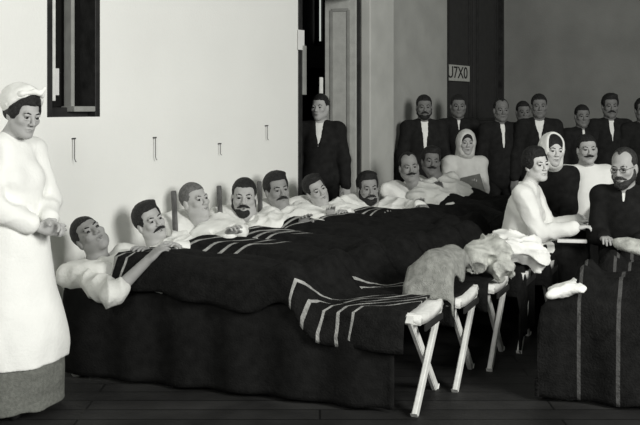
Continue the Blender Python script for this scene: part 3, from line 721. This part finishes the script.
# px, py of the head, offset across the cot, knees up?, head yaw, pitch, roll
PAT = [
 dict(px=90, py=236, v=-.08, yaw=38, pitch=14, roll=34, hair='short', skin=M_SKIN2, near=True, s=1.0, label='patient lying nearest the camera, head back on a pillow, bare forearm folded', cloth=M_LINEN2, sleeve=(.25, .15), seed=3,
      wr=dict(R=at(146, 262, 5.55), L=at(150, 252, 5.8)), bl0=.58, ),
 dict(px=150, py=222, v=0, yaw=38, pitch=-2, roll=24, hair='full', skin=M_SKIN, near=True, moust='down', s=.98, label='moustached patient in second cot, dark hair, head propped on his white sleeve', seed=5,
      wr=dict(R=at(170, 262, 5.85), L=at(180, 248, 6.1)), bl0=.50),
 dict(px=195, py=201, v=0, yaw=46, pitch=4, roll=12, hair='short', hairmat=M_CROP, skin=M_SKIN, near=True, s=.98, label='patient with cropped greyish hair looking sideways, third along the white wall', seed=8,
      wr=dict(R=at(228, 234, 6.25), L=at(236, 231, 6.5)), bl0=.52),
 dict(px=244, py=197, v=0, yaw=4, pitch=0, roll=-2, hair='short', beard=.5, moust='down', skin=M_SKIN, near=True, s=1.05, label='bearded patient propped upright and facing the camera, white shirt with a dark button', seed=13,
      wr=dict(R=at(252, 246, 6.6), L=at(285, 240, 6.9)), bl0=.52),
 dict(px=277, py=190, v=0, yaw=24, pitch=0, roll=8, hair='full', moust='down', skin=M_SKIN2, s=1.04, label='thick-haired patient in loose white shirt leaning his elbow beside the bearded man', seed=17,
      wr=dict(R=at(302, 226, 7.1), L=at(318, 228, 7.3)), bl0=.60),
 dict(px=316, py=190, v=0, yaw=22, pitch=-8, roll=28, hair='full', skin=M_SKIN, s=.95, label='young clean-shaven patient tilting his head, below the doorway', seed=21,
      wr=dict(R=at(330, 217, 7.55), L=at(345, 213, 7.75)), bl0=.56, knee=.08),
 dict(px=368, py=188, v=0, yaw=12, pitch=-3, roll=4, hair='full', beard=.9, moust='down', skin=M_SKIN2, s=1.02, label='dark-bearded patient propped up in front of the open grey door', seed=27,
      wr=dict(R=at(385, 222, 7.9), L=at(420, 207, 8.1)), bl0=.62, knee=.08),
 dict(px=409, py=167, v=0, yaw=6, pitch=0, roll=6, hair='receding', moust='up', skin=M_SKIN2, s=1.0, label='balding moustached patient sitting up beside the seated nurse', seed=31, cloth=M_LINEN2,
      wr=dict(R=at(420, 208, 8.35), L=at(450, 207, 8.6)), bl0=.70, knee=.08),
 dict(px=431, py=161, v=0, yaw=4, pitch=0, roll=-4, hair='full', moust='up', skin=M_SKIN3, s=1.0, label='dark-faced moustached patient half hidden behind the balding patient', seed=33, cloth=M_LINEN2,
      wr=dict(R=at(440, 195, 8.9), L=at(452, 198, 9.0)), bl0=.70, knee=.08),
]
WHO = ['nearest patient with the bare forearm', 'moustached patient propped on his sleeve', 'crop-haired patient', 'bearded patient facing the camera', 'thick-haired patient leaning on his elbow', 'young patient below the doorway', 'dark-bearded patient by the open door', 'balding moustached patient', 'dark-faced patient at the far end']
for k, pa in enumerate(PAT):
    O = cot_origin(k); Lc = 2.15 if k < 5 else 1.88; s = pa['s']
    cot(O, Lc, 'folding camp cot under the ' + WHO[k], uprights=k in (2, 3, 4))
    Ov = O + EV * pa['v']; q = (pa['px'] - 320) / FPX; uh = (q * Ov[1] - Ov[0]) / (EU[0] - q * EU[1]); hp = Ov + EU * uh; hp[2] = CAM_H - (pa['py'] - HOR) / FPX * hp[1]
    zp = ZC + .105; Ltor = .475 * s
    neck = hp + V(0, 0, -.195 * s) + EU * .07 + V(0, -.015, 0); dz = neck[2] - zp; th = math.asin(min(.95, max(-.2, dz / Ltor))); pel = neck + EU * Ltor * math.cos(th); pel[2] = zp
    U = nrm(neck - pel); Fw = nrm(V(0, 0, 1) - U[2] * U); Lx = np.cross(U, Fw)
    # a torso turned a little towards the room
    tw = pa.get('twist', 18) * D2R; Fw2 = Fw * math.cos(tw) - Lx * math.sin(tw); Lx2 = np.cross(U, Fw2)
    J = dict(pelvis=pel, chest=pel + U * .27 * s, neck=neck, head=hp, L=Lx2, Fw=Fw2)
    u0 = to_uv(O, pel)[0]; kn = pa.get('knee', 0)
    feet_u = u0 + (.80 if not kn else .64); feet_u = min(feet_u, Lc - .12)
    for c_, sg in (('L', 1), ('R', -1)):
        J['sh' + c_] = neck - U * .065 * s + Lx2 * sg * .158 * s; J['hip' + c_] = pel + Lx * sg * .085
        an = loc2(O, feet_u, sg * .09 + pa['v'] * .5, ZC + .06); J['an' + c_] = an; J['toe' + c_] = an + V(0, 0, .07) + EU * .05 + EV * sg * .06
        J['kn' + c_] = (J['hip' + c_] + an) / 2 + V(0, 0, kn if kn else .03)
        J['el' + c_], J['wr' + c_] = bend(J['sh' + c_], pa['wr'][c_], .285 * s, .25 * s, (V(.1, -.9, -.45) if k == 0 else V(.1, -.2, -1)) if c_ == 'R' else V(.3, .8, -.35))
    st = dict(pa); st.pop('wr'); st.update(dress='shirt', trousers=False, shoes=False, wr=.016)
    st.setdefault('cloth', M_LINEN); st.setdefault('hs', 1.08); st.setdefault('thin', .86)
    st['hdR'] = J['wrR'] - J['elR']; st['hnR'] = st['hnL'] = V(0, .2, -1)
    person(pa['label'], (pel[0], pel[1], 0), J, head_rot(pa['yaw'], pa['pitch'], pa['roll']), st, s, 'patients in the row of cots')
    # bedding
    ob = [(J['pelvis'], J['pelvis'] * .55 + J['chest'] * .45, .125, .125)] + [(J['hip' + c_], J['kn' + c_], .11, .085) for c_ in 'LR'] + [(J['kn' + c_], J['an' + c_], .085, .085) for c_ in 'LR'] + [(J['an' + c_], J['toe' + c_], .095, .085) for c_ in 'LR']
    ob.append((pel - Lx * .10, pel + Lx * .10, .115, .115))
    bands = BL_BANDS[k] + (FOOT0 if k == 0 else [])
    o = drape('blanket', O, (pa['bl0'], Lc - (.06 if k == 0 else .03)), (-CW / 2 + .005, CW / 2 - .012), ob, stripe_mat('striped dark wool %s' % 'abcdefghi'[k], DARKW, PALE, bands, .85), flare=.035 if k == 0 else .012, hang_n=.20 if k == 0 else .16, hang_f=0, hang_foot=.42 if k >= 3 else 0, seed=40 + k, wr=.011, skew=.85)  # farther cots get a foot hang in place of the darkness hiding their legs
    tag(o, 'dark wool blanket with pale stripes over the ' + WHO[k], 'blanket', 'striped dark blankets')
    hz = hp[2]
    pillow(O, (uh + .06, pa['v'] * .6, ZC + .075), -6, (.40, .46, .15), 'white pillow on the canvas under the ' + WHO[k], seed=60 + k)
    if hz > .86: pillow(O, (uh - .05, 0, (ZC + hz) / 2 - .01), 30, (.40, .44, .15), 'upper white pillow propping the ' + WHO[k], seed=80 + k)
# black sheet added along the near side as the darkness under the cot
O0 = cot_origin(0)
o = drape('shade_sheet', O0, (.02, 2.02), (-CW / 2 + .002, -CW / 2 + .10), [], mat('under-cot shade', DARKW, .95, .3, 20, .3, 90, .1), hang_n=.47, z0=ZC - .004, seed=5, wr=.006)
tag(o, 'black sheet standing in for the darkness under the side of the nearest cot', 'shade_sheet')

# the aisle's other row: striped blankets hanging on the near side
RB = V(1.20, 5.30, 0)
for i in range(3):
    C0 = RB + V(.25, .42, 0) * i + EV * CW / 2
    cot(C0, 2.0, ['camp cot in the lower right corner with its side covered', 'camp cot of the right-hand row, second from the camera', 'camp cot of the right-hand row beside the spectacled man in black'][i], splay=-.03)
    ob = []
    for sy in (-1, 1):
        ob += [(loc2(C0, .22, sy * .09, ZC + .07), loc2(C0, .9, sy * .09, ZC + .10), .06, .08), (loc2(C0, .22, sy * .09, ZC + .07), loc2(C0, .17, sy * .10, ZC + .19), .05, .035)]
    bd = [[(.17, .009), (.37, .010), (.60, .009)], [(.22, .008), (.30, .008), (.50, .01)], [(.20, .009), (.27, .009), (.34, .009), (.8, .01)]][i]
    o = drape('blanket', C0, (.0, 1.95), (-CW / 2 + .005, CW / 2 - .012), ob, stripe_mat('striped dark wool %s' % 'xyz'[i], DARKW, grey(.09), bd), hang_n=.47 if i == 0 else .12, hang_head=.47 if i == 0 else .2, seed=20 + i, wr=.011)
    tag(o, ['dark striped blanket hanging to the floor in the lower right corner', 'dark striped blanket on the second cot of the right row', 'dark striped blanket in front of the spectacled man in black'][i], 'blanket', 'striped dark blankets')
RC = [RB + V(.25, .42, 0) * i + EV * CW / 2 for i in range(3)]

def crumple(name, c, parts, m, label, cat, seed=1, h=.009, wr=.014, freq=24, group=None):
    f = F(); rs = np.random.RandomState(seed)
    for p_, r_ in parts: f.ell(p_, r_, Rz(rs.uniform(-.6, .6)) @ Ry(rs.uniform(-.35, .35)), .03)
    o = link(name, solid(f, h, wr=wr, wfreq=freq, seed=seed, ridged=True), m, None, c); tag(o, label, cat, group); return o
# grey towel over the feet of the second cot, more linen further along
O1, O2, O3, O4 = (cot_origin(k) for k in (1, 2, 3, 4))
ob = [(loc2(O1, 1.98, -.13, ZC + .14), loc2(O1, 2.02, .14, ZC + .15), .085, .085), (loc2(O1, 1.90, -.17, ZC + .10), loc2(O1, 2.08, -.17, ZC + .12), .07, .07)]
o = drape('towel', O1, (1.84, 2.10), (-CW / 2 - .02, CW / 2 - .02), ob, M_TOWEL, hang_n=.12, hang_foot=.08, z0=ZC + .03, seed=9, wr=.022, tent=4, st=.018)
tag(o, 'grey towel draped over the feet at the end of the second cot', 'towel')
p0 = loc2(O2, 2.06, -.02, ZC + .07)
crumple('cloth', p0, [((-.06, -.04, .06), (.09, .09, .085)), ((.05, -.02, .07), (.08, .10, .10)), ((0, .05, .11), (.09, .07, .07)), ((.08, -.1, .0), (.06, .06, .06)), ((-.09, .05, .02), (.06, .07, .05))], M_TOWEL2, 'pale crumpled cloth heaped just right of the grey towel', 'cloth', 4, wr=.026, freq=30)
p0 = loc2(O3, 2.06, .0, ZC + .09)
crumple('linen', p0, [((-.08, -.05, .03), (.10, .11, .07)), ((.07, -.03, .03), (.10, .11, .08)), ((-.03, .08, .06), (.12, .09, .07)), ((.13, -.10, -.03), (.05, .06, .07)), ((-.12, .06, .03), (.07, .08, .06))], M_LINEN, 'heap of crumpled white linen in front of the nurse in white', 'linen', 6, wr=.026, freq=28)
p0 = loc2(RC[2], .33, .02, ZC + .12)
crumple('bundle', p0, [((-.12, 0, .05), (.14, .14, .05)), ((.08, -.02, .07), (.17, .16, .06)), ((.26, .0, .07), (.15, .17, .07)), ((.42, 0, .06), (.16, .16, .07))], M_TOWEL2, 'grey bunched cover lying in front of the spectacled man in black', 'cover', 12, wr=.018, freq=20)
p0 = loc2(RC[0], .14, -.14, ZC + .05)
crumple('rag', p0, [((-.10, -.03, .02), (.08, .04, .025)), ((-.05, -.02, .03), (.10, .045, .03)), ((.03, .02, .045), (.09, .05, .03)), ((.13, .03, .03), (.07, .05, .025)), ((.03, .02, .085), (.024, .024, .045))], M_LINEN, 'small white twisted rag on the lower right cot', 'rag', 15, wr=.007, freq=40, h=.007)

# ------------------------------------------------------------------ nurses, doctor, helpers
J, s = standing(-1.585, 5.12, 1.525, 62, wrists=dict(R=(-.02, -.215, .97), L=(.04, -.225, .985)), poles=dict(R=(-.8, .35, -.5), L=(.8, .35, -.5)))
J['head'] = J['head'] + V(.06, -.01, -.01)
person('nurse in long white apron standing at the left edge, looking down at the nearest patient', (-1.585, 5.12, 0), J, head_rot(50, -10, -6),
       dict(near=True, female=True, hair='woman', head='cap', dress='nurse', cloth=M_APRON, apron=.27, skirtmat=M_SKIRT, skin=M_SKIN, sleeve=.80, curl=.75, hnR=V(.2, .9, -.3), hnL=V(.1, -.6, -.7), hdR=V(.93, -.1, -.1), hdL=V(.8, -.5, -.1), seed=2, wr=.006, shoes=True), s)

# nurse in white, sitting on the end of a cot and reaching across
J = sitting(1.43, 7.36, 1.13, 68, wrists=dict(R=at(574, 228, 7.05), L=at(578, 222, 7.3)), poles=dict(R=(-.2, .2, -1), L=(.3, .3, -1)), lean=14, s=1.0, knee=.40)
person('nurse in white seated on a cot end, arms stretched to the right', (1.43, 7.36, 0), J, head_rot(26, -2, 6),
       dict(female=True, near=True, hair='woman', dress='blouse', cloth=M_APRON, apron=True, seated=True, skirtmat=M_BLACK, lap=.62, skin=M_SKINW, sleeve=.95, curl=.6, seed=7, wr=.008), 1.0)  # black skirt stands in for the dark that hides her lower dress
# nurse in a dark dress and white kerchief
J = sitting(1.84, 8.0, 1.55 - 43 * .0080, 0, lean=4, s=.98, wrists=dict(R=at(556, 222, 7.65), L=at(564, 222, 7.65)), poles=dict(R=(-.2, .3, -1), L=(.2, .3, -1)))
person('woman in dark dress and white kerchief between the nurse in white and white-shirted man', (1.84, 8.0, 0), J, head_rot(10, -2, -3),
       dict(female=True, hair='none', head='kerchief', dress='blouse', cloth=M_BLACK, collarmat=M_LINEN, open=.065, hs=1.06, seated=True, skirtmat=M_BLACK, skin=M_SKINW, seed=5), .98)
# white-shirted man with moustache
J = sitting(2.19, 8.25, 1.55 - 42 * .00825, -4, lean=3, s=1.0, wrists=dict(R=at(576, 216, 7.95), L=at(590, 221, 7.95)), poles=dict(R=(-.5, .4, -1), L=(.5, .4, -1)), knee=.36)
person('moustached man in white shirt with short sleeves seated between the kerchiefed woman and spectacled man', (2.19, 8.25, 0), J, head_rot(-2, 0, 2),
       dict(hair='short', moust='up', dress='shirt', cloth=M_APRON, skin=M_SKIN, sleeve=.5, seed=9, wr=.006, collar=True, hnR=V(0, .7, -.7), hnL=V(0, .7, -.7)), 1.0)
# doctor in black
J = sitting(2.17, 7.10, 1.55 - 60 * .0070, -22, lean=10, s=1.0, wrists=dict(R=at(604, 238, 6.80), L=at(638, 240, 6.78)), poles=dict(R=(-.25, .3, -1), L=(1, .2, -.6)), knee=.08)
person('bearded man in black suit and spectacles seated at the right edge', (2.17, 7.10, 0), J, head_rot(-38, -8, 2),
       dict(near=True, hair='receding', beard=.8, moust='down', glasses=True, dress='suit', cloth=M_BLACK, hairmat=M_HAIRB, skin=M_SKIN, seed=11, vee=(.012, .18), hs=1.10), 1.0)
# seated nurse with kerchief at the far end, board in her lap
J = sitting(1.43, 9.88, 1.55 - 36 * .0098, 4, lean=3, s=.98, wrists=dict(R=at(455, 184, 9.55), L=at(478, 182, 9.55)), poles=dict(R=(-.25, .3, -1), L=(.25, .3, -1)), knee=.34)
person('seated nurse in white blouse and kerchief holding a grey board', (1.43, 9.88, 0), J, head_rot(3, 0, 0),
       dict(female=True, hair='none', head='kerchief', dress='blouse', cloth=mat('off-white cotton', grey(.6, .01), .95, .05), seated=True, skirtmat=M_LINEN2, skin=M_SKIN, scarfmat=mat('off-white cotton', grey(.6)), seed=15), .98)
bdp = at(464, 191, 9.40)
o = MB().box((0, 0, 0), (.38, .02, .27), Ry(-.22) @ Rx(-.5), .004).build('board', M_BOARD, None, bdp); tag(o, 'grey board held in the lap of the seated nurse in kerchief', 'board')
# paper under the reaching nurse's hands
o = MB().box((0, 0, 0), (.20, .05, .022), Rz(-.2), .004).build('folded_paper', M_PAPER, None, at(572, 241, 6.95)); tag(o, 'folded white paper under the hands of the nurse in white', 'paper')

# stools for those who sit
def stool(x, y, zt, label):
    r = empty('stool', (x, y, 0)); tag(r, label, 'stool')
    q = MB(); q.tube([(0, 0, zt - .035), (0, 0, zt - .03), (0, 0, zt - .005), (0, 0, zt)], [.15, .165, .165, .155], 24); q.build('seat', M_WOODM, r)
    for a in range(4):
        c_, s_ = math.cos(a * math.pi / 2 + .6), math.sin(a * math.pi / 2 + .6)
        MB().tube([(c_ * .17, s_ * .17, 0), (c_ * .11, s_ * .11, zt - .02)], [.014, .018], 8).build('leg', M_WOODM, r, smooth=True)
stool(2.17, 7.12, .38, 'stool under the spectacled man in black'); stool(1.43, 9.90, .45, 'stool under the seated nurse with the grey board')

# standing men
MEN = [
 (320, 107, 9.25, -6, 'short', M_SKIN, dict(vee=(.055, .02)), 'man in dark suit standing in the doorway'),
 (424, 107, 10.00, 0, 'short', M_SKIN3, dict(beard=.5, moust='down', vee=(.05, -.06)), 'bearded man in dark suit standing against the grey wall, white shirt front showing'),
 (458, 106, 10.5, 0, 'short', M_SKIN3, dict(vee=(.02, .14)), 'shadowy man standing against the dark door behind the seated nurse'),
 (501, 110, 10.20, 4, 'receding', M_SKIN3, dict(tie=False, vee=(.028, .0)), 'bald-browed man in dark suit standing at the corner of the back wall'),
 (523, 112, 10.80, 0, 'short', M_SKIN3, dict(vee=(.02, .14)), 'dim man standing half behind the man with the open collar'),
 (539, 106, 10.10, -6, 'short', M_SKIN3, dict(vee=(.075, .06)), 'standing man with wide open white collar behind the kerchiefed woman'),
 (582, 116, 10.20, 0, 'short', M_SKIN3, dict(vee=(.01, .16), dark=True), 'short dark-faced man standing behind the white-shirted man'),
 (610, 106, 10.20, -4, 'full', M_SKIN3, dict(moust='down', vee=(.03, .04)), 'moustached man in dark suit standing behind the spectacled man'),
 (643, 110, 10.10, -8, 'full', M_SKIN3, dict(vee=(.02, .12)), 'man in dark clothes cut off by the right edge at the back'),
]
for i, (px, py, d, yaw, hr, sk, ex, lab) in enumerate(MEN):
    p_ = at(px, py, d); J, s = standing(p_[0], d, p_[2], yaw)
    ex = dict(ex); ex.pop('dark', None)
    person(lab, (p_[0], d, 0), J, head_rot(yaw + (-14 if i == 0 else 0), -3, 0), dict(hair=hr, skin=sk, dress='suit', cloth=M_SUIT, seed=50 + i, fine_hands=False, **ex), s, 'men standing at the back')

# ------------------------------------------------------------------ light, camera
def area(name, loc, to, size, power, sy=None):
    l = bpy.data.lights.new(name, 'AREA'); l.shape = 'RECTANGLE'; l.size = size; l.size_y = sy or size; l.energy = power; l.color = (1, .995, .96)
    o = bpy.data.objects.new(name, l); COL.objects.link(o); o.location = loc
    o.rotation_euler = (Vector(to) - Vector(loc)).to_track_quat('-Z', 'Y').to_euler(); return o
area('unseen_light', (4.6, 0.6, 3.3), (-.7, 7.2, 1.0), 2.4, 560, 2.4)  # daylight from an unseen window on the right
area('unseen_light', (-1.4, -.8, 3.1), (.3, 8.0, 1.0), 1.4, 150, 1.8)  # weak fill added at the left front to brighten the door leaf
w = bpy.data.worlds.new('world'); bpy.context.scene.world = w; w.use_nodes = True
w.node_tree.nodes['Background'].inputs[0].default_value = (.95, 1, .92, 1); w.node_tree.nodes['Background'].inputs[1].default_value = .10
cam = bpy.data.cameras.new('camera'); cam.sensor_width = 36; cam.lens = 36 * FPX / 640; cam.shift_y = -(212.5 - HOR) / 640
co = bpy.data.objects.new('camera', cam); COL.objects.link(co); co.location = (0, 0, CAM_H); co.rotation_euler = (math.pi / 2, 0, 0)
sc = bpy.context.scene; sc.camera = co
sc.view_settings.view_transform = 'Standard'; sc.view_settings.look = 'None'; sc.view_settings.exposure = 0.0; sc.view_settings.gamma = 1.0; sc.view_settings.use_curve_mapping = False
